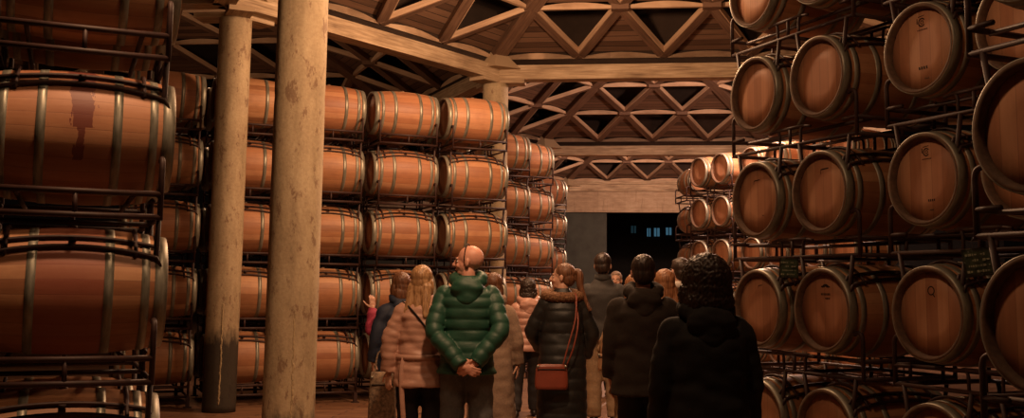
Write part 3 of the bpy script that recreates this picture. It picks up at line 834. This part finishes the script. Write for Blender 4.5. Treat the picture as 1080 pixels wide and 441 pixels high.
        if kind == 'long':
            for s in (-1, 0, 1): cap(bm, hv((s * .05, -.060, -.05)), hv((s * .080, -.135, -.27 - .03 * (s == 0))), .055, .026)
        if kind == 'pony':
            pb = g('ponydir', (.0, -.14, -.30))
            q0, q1, q2, q3 = hv((0, -.100, .055)), hv((.0, -.150, .035)), hv((pb[0] * .6, -.165, -.10)), hv(pb)
            path = smoothpath([q0, q1, q2, q3], 8); n = len(path); tube(bm, path, 1, 14, [.020 + .018 * math.sin(PI * min(1, (i / (n - 1)) * 1.15)) for i in range(n)])
        if kind in ('curly', 'bushy'): am = .010
    def hd_(c):
        q = lookR.transposed() @ (c - Hc); a = math.atan2(q.x, q.y)
        base = am * noise.noise(Vector((q.x * 75, q.y * 75, q.z * (9 if kind not in ('curly', 'bushy') else 60)))) 
        return base
    if kind != 'none': remesh('hair', bm, spec['hairm'], root, .006 if kind not in ('curly', 'bushy') else .007, 1, hd_)
    return root

EYEW = simple('eye_white', (.62, .58, .54), .25, nscale=3, amt=.02); EYEB = simple('eye_iris', (.05, .03, .02), .2); LIPM = simple('lip', (.40, .15, .12), .45, nscale=30, amt=.05)
DARKSHOE = simple('dark_shoe_leather', (.02, .016, .014), .4)
SK = skin_mat('skin_light', (.62, .36, .26)); SKR = skin_mat('skin_ruddy', (.66, .33, .24))
H_BLOND = hair_mat('blond_hair', (.22, .115, .05), (.46, .27, .13)); H_BROWN = hair_mat('brown_hair', (.07, .028, .014), (.19, .085, .042)); H_DARK = hair_mat('dark_hair', (.014, .009, .007), (.045, .026, .018)); H_GREY = hair_mat('grey_stubble', (.24, .16, .12), (.40, .29, .23), .7); H_AUB = hair_mat('auburn_hair', (.17, .07, .03), (.38, .18, .085))
BLACKC = cloth('black_fabric', (.010, .009, .009)); DENIM = cloth('grey_denim', (.12, .125, .125)); BEIGEP = cloth('beige_cotton', (.36, .25, .15))
down = lambda s, x=.215, y=.02, ez=1.13, wz=.88, wy=.05: {'el': (s * x, y - .03, ez), 'wr': (s * (x + .005), wy, wz), 'hd': (0, .08, -1), 'palm': (-s, 0, 0)}
both = lambda **k: [down(-1, **k), down(1, **k)]
front = lambda s, ez=1.12: {'el': (s * .25, -.02, ez), 'wr': (s * .10, .22, 1.10), 'hd': (-s, .4, .1), 'palm': (0, -.3, 1)}

GREEN = shimmer('green_nylon', (.014, .072, .044), .55)
gm = person('man in green quilted puffer jacket, hands clasped behind his back, head turned left', (-.335, 8.25), math.radians(-3), 1.80, dict(
    skin=SKR, look=math.radians(80), hairm=H_GREY, hair='none', browm=H_GREY, legm=DENIM, vox=.0058, tw=.012, shw=.205, stance=((-.13, .02), (.12, -.02)),
    arms=[{'el': (-.240, -.13, 1.11), 'wr': (-.020, -.245, .860), 'hd': (.85, -.10, -.35), 'palm': (-.2, 1, .2), 'curl': .55, 'ts': 1}, {'el': (.258, -.13, 1.12), 'wr': (.085, -.218, .880), 'hd': (-.80, -.20, -.50), 'palm': (.1, 1, .1), 'curl': .5, 'ts': -1}],
    coat=dict(m=GREEN, hem=.79, ex=.024, pitch=.082, amp=.013, vox=.008, hood=1.0, wrinkle=.006)))
bm = bmesh.new(); Rg = Matrix.Rotation(math.radians(80), 3, 'Z'); hg = lambda v: Vector((0, .012, 1.635)) + Rg @ (Vector(v) * 1.09)
tube(bm, smoothpath([hg((.080, .012, .010)), hg((.082, .010, .060)), hg((.055, .008, .112)), hg((0, .008, .128)), hg((-.055, .008, .112)), hg((-.082, .010, .060)), hg((-.082, .012, .010))], 5), .0045, 6)
eg = obj('eyeglasses', bm, BLACKC); eg.location = gm.location; eg.rotation_euler = gm.rotation_euler; eg.scale = gm.scale  # temples of the man's glasses, drawn as a band over the head
tag(eg, 'thin black glasses temples over the head of the man in green puffer jacket', 'eyeglasses')

PINKQ = shimmer('dusty_pink_nylon', (.48, .27, .20), .5)
PINKQ2 = shimmer('salmon_nylon', (.50, .28, .22), .45)
p3 = person('blond woman in dusty pink quilted jacket with tied belt, seen from behind', (-.715, 8.45), math.radians(6), 1.635, dict(
    skin=SK, fem=True, look=math.radians(-22), hairm=H_BLOND, hair='long', legm=BLACKC, vox=.0065, stance=((-.10, 0), (.10, .03)),
    arms=[{'el': (-.265, -.02, 1.13), 'wr': (-.275, .0, .86), 'hd': (.0, .0, -1), 'palm': (.7, .7, 0), 'curl': .35, 'ts': -1}, {'el': (.27, .03, 1.12), 'wr': (.24, .15, .92), 'hd': (0, .1, -1)}],
    coat=dict(m=PINKQ, hem=.74, ex=.040, flare=.01, pitch=.062, amp=.010, wrinkle=.014, waist=.01, hood=.66, belt=.99, tail=True)))
p7 = person('woman with brown ponytail in long black quilted coat with fur collar, looking left', (.485, 9.7), math.radians(0), 1.70, dict(
    skin=SK, fem=True, look=math.radians(74), hairm=H_BROWN, hair='pony', ponydir=(.0, -.25, -.29), legm=BLACKC, vox=.006,
    arms=[{'el': (-.28, .05, 1.12), 'wr': (-.20, .20, .96), 'hd': (.2, 1, -.3)}, {'el': (.275, .03, 1.10), 'wr': (.22, .12, .88), 'hd': (0, .3, -1)}],
    coat=dict(m=cloth('black_nylon', (.012, .013, .013), .5), hem=.27, ex=.045, flare=.015, pitch=.105, amp=.010, fur=hair_mat('brown_fur', (.09, .040, .018), (.22, .11, .05), .85))))
p8 = person('dark haired man in grey sweater and beige trousers beyond the fur collared woman', (1.03, 11.6), math.radians(-5), 1.87, dict(
    skin=SK, look=math.radians(-8), hairm=H_DARK, hair='short', legm=BEIGEP, tw=.004, stance=((-.09, 0), (.12, .03)), arms=[front(-1), front(1)],
    coat=dict(m=cloth('charcoal_knit', (.040, .038, .037)), hem=.88, ex=.022, wrinkle=.006, collar=True)))
p10 = person('dark haired man in dark brown hooded coat seen from behind', (.95, 7.45), math.radians(-4), 1.71, dict(
    skin=SKR, look=0, hairm=H_DARK, hair='short', legm=BLACKC, shw=.20, arms=both(x=.225, ez=1.14),
    coat=dict(m=cloth('dark_brown_wool', (.030, .020, .014), .9), hem=.76, ex=.045, flare=.02, hood=1.0, wrinkle=.012)))
p14 = person('person with bushy dark hair in black hooded jacket, large dark back at centre right', (1.02, 5.45), math.radians(4), 1.60, dict(
    skin=SK, fem=True, look=math.radians(8), hairm=H_DARK, hair='bushy', legm=BLACKC, shw=.20, arms=both(x=.245, ez=1.12),
    coat=dict(m=cloth('black_wool', (.011, .011, .011), .85), hem=.70, ex=.060, hood=1.12, wrinkle=.014)))
p6 = person('curly dark haired woman in salmon puffer jacket and black trousers, facing the barrels', (.21, 12.3), math.radians(8), 1.58, dict(
    skin=SK, fem=True, hairm=H_DARK, hair='curly', look=math.radians(-12), legm=cloth('black_denim', (.018, .016, .018)), stance=((-.17, -.10), (.10, .10)), arms=[{'el': (-.28, .0, 1.12), 'wr': (-.22, .12, .95)}, {'el': (.28, .0, 1.12), 'wr': (.22, .12, .95)}],
    coat=dict(m=PINKQ2, hem=.84, ex=.045, pitch=.085, amp=.015, hood=1.05)))
p5 = person('brown haired person in long oatmeal wool coat, half hidden behind the green jacket', (-.16, 9.55), math.radians(-10), 1.60, dict(
    skin=SK, fem=True, hairm=H_BROWN, hair='bob', look=math.radians(5), legm=BLACKC, arms=both(x=.245, ez=1.12),
    coat=dict(m=cloth('oatmeal_wool', (.30, .21, .15), .95), hem=.34, ex=.035, flare=.03, hood=.95, wrinkle=.010)))
p2 = person('brown haired person in navy jacket between the pink jacket and the barrels', (-1.03, 9.7), math.radians(25), 1.60, dict(
    skin=SK, fem=True, hairm=H_BROWN, hair='bob', look=math.radians(10), legm=BLACKC, arms=both(x=.24),
    coat=dict(m=cloth('navy_fabric', (.016, .026, .055), .7), hem=.70, ex=.035, wrinkle=.012, hood=.8)))
p1 = person('person in magenta jacket raising a hand towards the barrels', (-1.12, 10.55), math.radians(40), 1.58, dict(
    skin=SK, fem=True, hairm=H_BROWN, hair='bob', look=math.radians(20), legm=BLACKC, vox=.0065,
    arms=[{'el': (-.30, .10, 1.16), 'wr': (-.235, .19, 1.395), 'hd': (-.05, .05, 1), 'palm': (.2, 1, 0), 'curl': .3, 'ts': 1}, {'el': (.25, .0, 1.12), 'wr': (.2, .15, .95)}],
    coat=dict(m=cloth('magenta_fleece', (.36, .035, .085), .8), hem=.84, ex=.022, wrinkle=.010)))
p9 = person('woman with tousled auburn hair in tan coat, between beige trousers and brown coat', (1.10, 9.3), math.radians(12), 1.60, dict(
    skin=SK, fem=True, hairm=H_AUB, hair='long', look=math.radians(18), legm=BEIGEP, arms=[{'el': (-.28, .0, 1.11), 'wr': (-.26, .14, 1.02)}, down(1)],
    coat=dict(m=cloth('tan_gabardine', (.36, .22, .12), .8), hem=.62, ex=.030, wrinkle=.014, collar=True, collarm=cloth('white_scarf', (.62, .52, .42), .8))))
p12 = person('auburn blond woman with wavy hair in gold brown jacket, right of brown coat', (1.30, 8.85), math.radians(-10), 1.635, dict(
    skin=SK, fem=True, hairm=H_AUB, hair='long', look=math.radians(30), legm=BLACKC, arms=both(),
    coat=dict(m=shimmer('gold_brown_satin', (.28, .14, .05), .45), hem=.85, ex=.030, wrinkle=.010, pitch=.07, amp=.006)))
p13 = person('dark haired man with white collar behind the bushy haired person', (1.66, 10.2), math.radians(0), 1.78, dict(
    skin=SK, hairm=H_DARK, hair='short', look=math.radians(25), legm=BLACKC, arms=both(),
    coat=dict(m=cloth('black_jersey', (.014, .013, .014)), hem=.84, ex=.02, collar=True, collarm=cloth('white_shirt', (.62, .56, .50), .7))))
p11 = person('distant grey haired person showing only the head, left of brown coat', (1.50, 14.8), math.radians(170), 1.73, dict(
    skin=SK, hairm=H_GREY, hair='short', legm=BLACKC, arms=both(),
    coat=dict(m=cloth('slate_fabric', (.05, .05, .055)), hem=.84, ex=.02)))

# bags and a phone
def bag(name, label, cat, loc, rz, size, m, strap):
    root = empty(name, loc, rz); tag(root, label, cat)
    sx, sy, sz = size; bm = bmesh.new()
    rows = []
    for j in range(9):
        t = j / 8; z = sz * (t - .5); bl = 1 - .10 * (2 * t - 1) ** 4 - (.10 * t); row = []
        for i in range(28):
            a = 2 * PI * i / 28; c_, s_ = math.cos(a), math.sin(a)
            row.append(bm.verts.new((sx / 2 * bl * math.copysign(abs(c_) ** .35, c_), sy / 2 * (1.1 - .45 * t) * math.copysign(abs(s_) ** .7, s_), z)))
        rows.append(row)
    for a, b in zip(rows[:-1], rows[1:]):
        for k in range(28): bm.faces.new((a[k], a[(k + 1) % 28], b[(k + 1) % 28], b[k]))
    bm.faces.new(rows[0][::-1]); bm.faces.new(rows[-1]); obj('bag_body', bm, m, root)
    bm = bmesh.new(); beam_uv(bm, (-sx * .42, -sy * .40, sz * .30), (sx * .42, -sy * .40, sz * .30), .006, .010); fixn(bm); obj('zip', bm, BLACKC, root)
    for s in (-1, 1):
        bm = bmesh.new(); bmesh.ops.create_cone(bm, cap_ends=True, segments=14, radius1=.012, radius2=.012, depth=.006, matrix=Matrix.Translation((s * sx * .40, -sy * .30, sz * .42)) @ Matrix.Rotation(PI / 2, 4, 'X')); obj('ring', bm, HOOP, root)
    bm = bmesh.new(); tube(bm, smoothpath(strap, 6), .0075, 8); obj('strap', bm, m, root)
    return root
REDL = simple('red_brown_leather', (.24, .055, .032), .38, nscale=14, amt=.1, bmp=.15)
bag('shoulder_bag', 'red brown leather shoulder bag on the hip of the fur collared woman', 'bag', (.375, 9.40, .70), math.radians(4), (.31, .09, .22), REDL, [(.10, -.02, .10), (.15, -.01, .28), (.215, .03, .50), (.235, .10, .70), (.225, .20, .735), (.245, .05, .50), (.20, .0, .27), (.14, .02, .10)])
PATT = simple('patterned_fabric', (.34, .24, .15), .9, nscale=38, col2=(.07, .05, .04))
bag('tote_bag', 'grey brown patterned fabric bag hanging left of the pink jacket', 'bag', (-1.08, 8.95, .50), math.radians(15), (.24, .12, .52), PATT, [(-.07, 0, .24), (-.04, .0, .42), (.06, .0, .42), (.09, 0, .24)])
bag('tan_shoulder_bag', 'small tan bag at the side of the tan coat, above the beige trousers', 'bag', (.84, 9.02, .86), math.radians(-15), (.17, .07, .14), simple('tan_leather', (.34, .18, .09), .5, nscale=14, amt=.1), [(-.06, 0, .06), (-.01, .02, .30), (.10, .10, .52), (.08, .04, .30), (.07, 0, .06)])
bm = bmesh.new(); tube(bm, smoothpath([(-.17, -.02, 1.46), (-.08, -.155, 1.38), (.05, -.185, 1.22), (.16, -.165, 1.06), (.20, -.10, .98)], 6), .010, 8, flat=.5)
cs = obj('crossbody_strap', bm, BLACKC); cs.location = p3.location; cs.rotation_euler = p3.rotation_euler; cs.scale = p3.scale
tag(cs, 'black crossbody strap over the back of dusty pink quilted jacket', 'strap')

# ------------------------------------------------------------------ marks burnt into the barrel heads, tags on the racks
def find_barrel(txt):
    return next(o for o in C.objects if o.get('label', '').endswith(txt) and o.get('category') == 'barrel')
def on_head(root, kind, x, z, s):
    """local frame of a barrel: the aisle head is at y = -HL; x runs to the viewer's right"""
    bm = bmesh.new(); y = -HL + .044
    def strip(x0, z0, x1, z1, w): beam_uv(bm, (x + x0 * s, y, z + z0 * s), (x + x1 * s, y, z + z1 * s), w * s, .001, upv=(0, 1, 0))
    def arc(cx, cz, r, a0, a1, w, n=14):
        for i in range(n):
            t0, t1 = a0 + (a1 - a0) * i / n, a0 + (a1 - a0) * (i + 1) / n
            strip(cx + r * math.cos(t0), cz + r * math.sin(t0), cx + r * math.cos(t1), cz + r * math.sin(t1), w)
    if kind == 'crest':
        arc(0, 0, .5, .6, 5.6, .16); arc(.05, 0, .22, 0, 2 * PI, .10); strip(-.75, -.1, -.75, .6, .14); strip(-.55, .75, .45, .85, .08)
        for k in range(7): strip(-.75 + k * .24, -.95, -.60 + k * .24, -.93, .12)
    if kind == 'ring':
        arc(0, 0, .5, 0, 2 * PI, .13); strip(.2, -.35, .55, -.75, .12)
    if kind == 'cap':
        arc(0, -.4, .7, .5, PI - .5, .18); arc(0, -.3, .45, .6, PI - .6, .22); strip(-.8, .05, -.3, .12, .16); strip(.3, .12, .8, .0, .16)
        for k in range(7):
            strip(-.85 + k * .25, -.9, -.70 + k * .25, -.9, .26)
        for k in range(3): strip(-.05 + k * .28, -1.45, .12 + k * .28, -1.4, .2)
    if kind == 'bar':
        strip(-.8, 0, .8, .1, .16); strip(-.8, 0, -.9, -.6, .08)
    if kind == 'line':
        for k in range(4): strip(-.6 + k * .33, 0, -.42 + k * .33, .02, .3)
    fixn(bm); o = obj('brand_mark', bm, INK, root, smooth=False); return o
for txt, ms in (('fourth row up, third column from aisle end', (('crest', 0, .17, .05), ('line', .0, -.12, .06), ('line', .03, -.19, .03))),
                ('right wall, third row up, third column from aisle end', (('crest', 0, .17, .045), ('line', .03, -.13, .045), ('line', .03, -.19, .025))),
                ('right wall, second row up, third column from aisle end', (('ring', .0, .14, .05),)),
                ('right wall, second row up, second column from the aisle end', (('cap', .0, .16, .055),)),
                ('right wall, second row up, first column at the aisle end', (('bar', .0, .17, .03),)),
                ('right wall, third row up, second column from the aisle end', (('bar', .02, .16, .05),)),
                ('right wall, third row up, first column at the aisle end', (('bar', -.02, .15, .045), ('line', .05, -.12, .02)))):
    r_ = find_barrel(txt)
    for m_ in ms: on_head(r_, *m_)
TAGM = simple('green_plastic_sleeve', (.13, .17, .11), .35, nscale=20)
TXT = simple('faded_tag_ink', (.42, .46, .32), .6)
def rack_tag(loc, w_, h_, tilt, label):
    root = empty('hanging_tag', loc, 0); root.rotation_euler = (0, tilt, math.radians(-25)); tag(root, label, 'tag', 'green tags on the right racks')
    bm = bmesh.new(); nx = 8
    for i in range(nx): pass
    vs = [[bm.verts.new((w_ * (i / nx - .5), .006 * math.sin(i * 1.1 + j), -h_ * j / 6)) for i in range(nx + 1)] for j in range(7)]
    for j in range(6):
        for i in range(nx): bm.faces.new((vs[j][i], vs[j][i + 1], vs[j + 1][i + 1], vs[j + 1][i]))
    g_ = bmesh.ops.solidify(bm, geom=bm.faces[:], thickness=.003); fixn(bm); obj('sleeve', bm, TAGM, root)
    bm = bmesh.new(); rn = random.Random(5)
    for j in range(4):
        x_ = -.40
        while x_ < .34:
            l_ = rn.uniform(.03, .10)
            if rn.random() > .25: box(bm, (w_ * (x_ + l_ / 2), -.011, -h_ * (.22 + .2 * j)), (w_ * l_, .001, h_ * rn.uniform(.04, .09)))
            x_ += l_ + .03
    obj('faded_writing', bm, TXT, root, smooth=False)
    bm = bmesh.new(); tube(bm, smoothpath([(-.02, 0, -.01), (-.015, .004, .05), (.015, .004, .05), (.02, 0, -.01)], 5), .0016, 6); obj('wire', bm, RACK, root)
rack_tag((1.985, 7.40, 1.715), .135, .14, .03, 'small green tag hanging between the two barrel columns at the aisle end')
rack_tag((2.66, 5.92, 1.735), .165, .16, -.12, 'larger tilted green tag hanging beside the nearest right barrel heads')
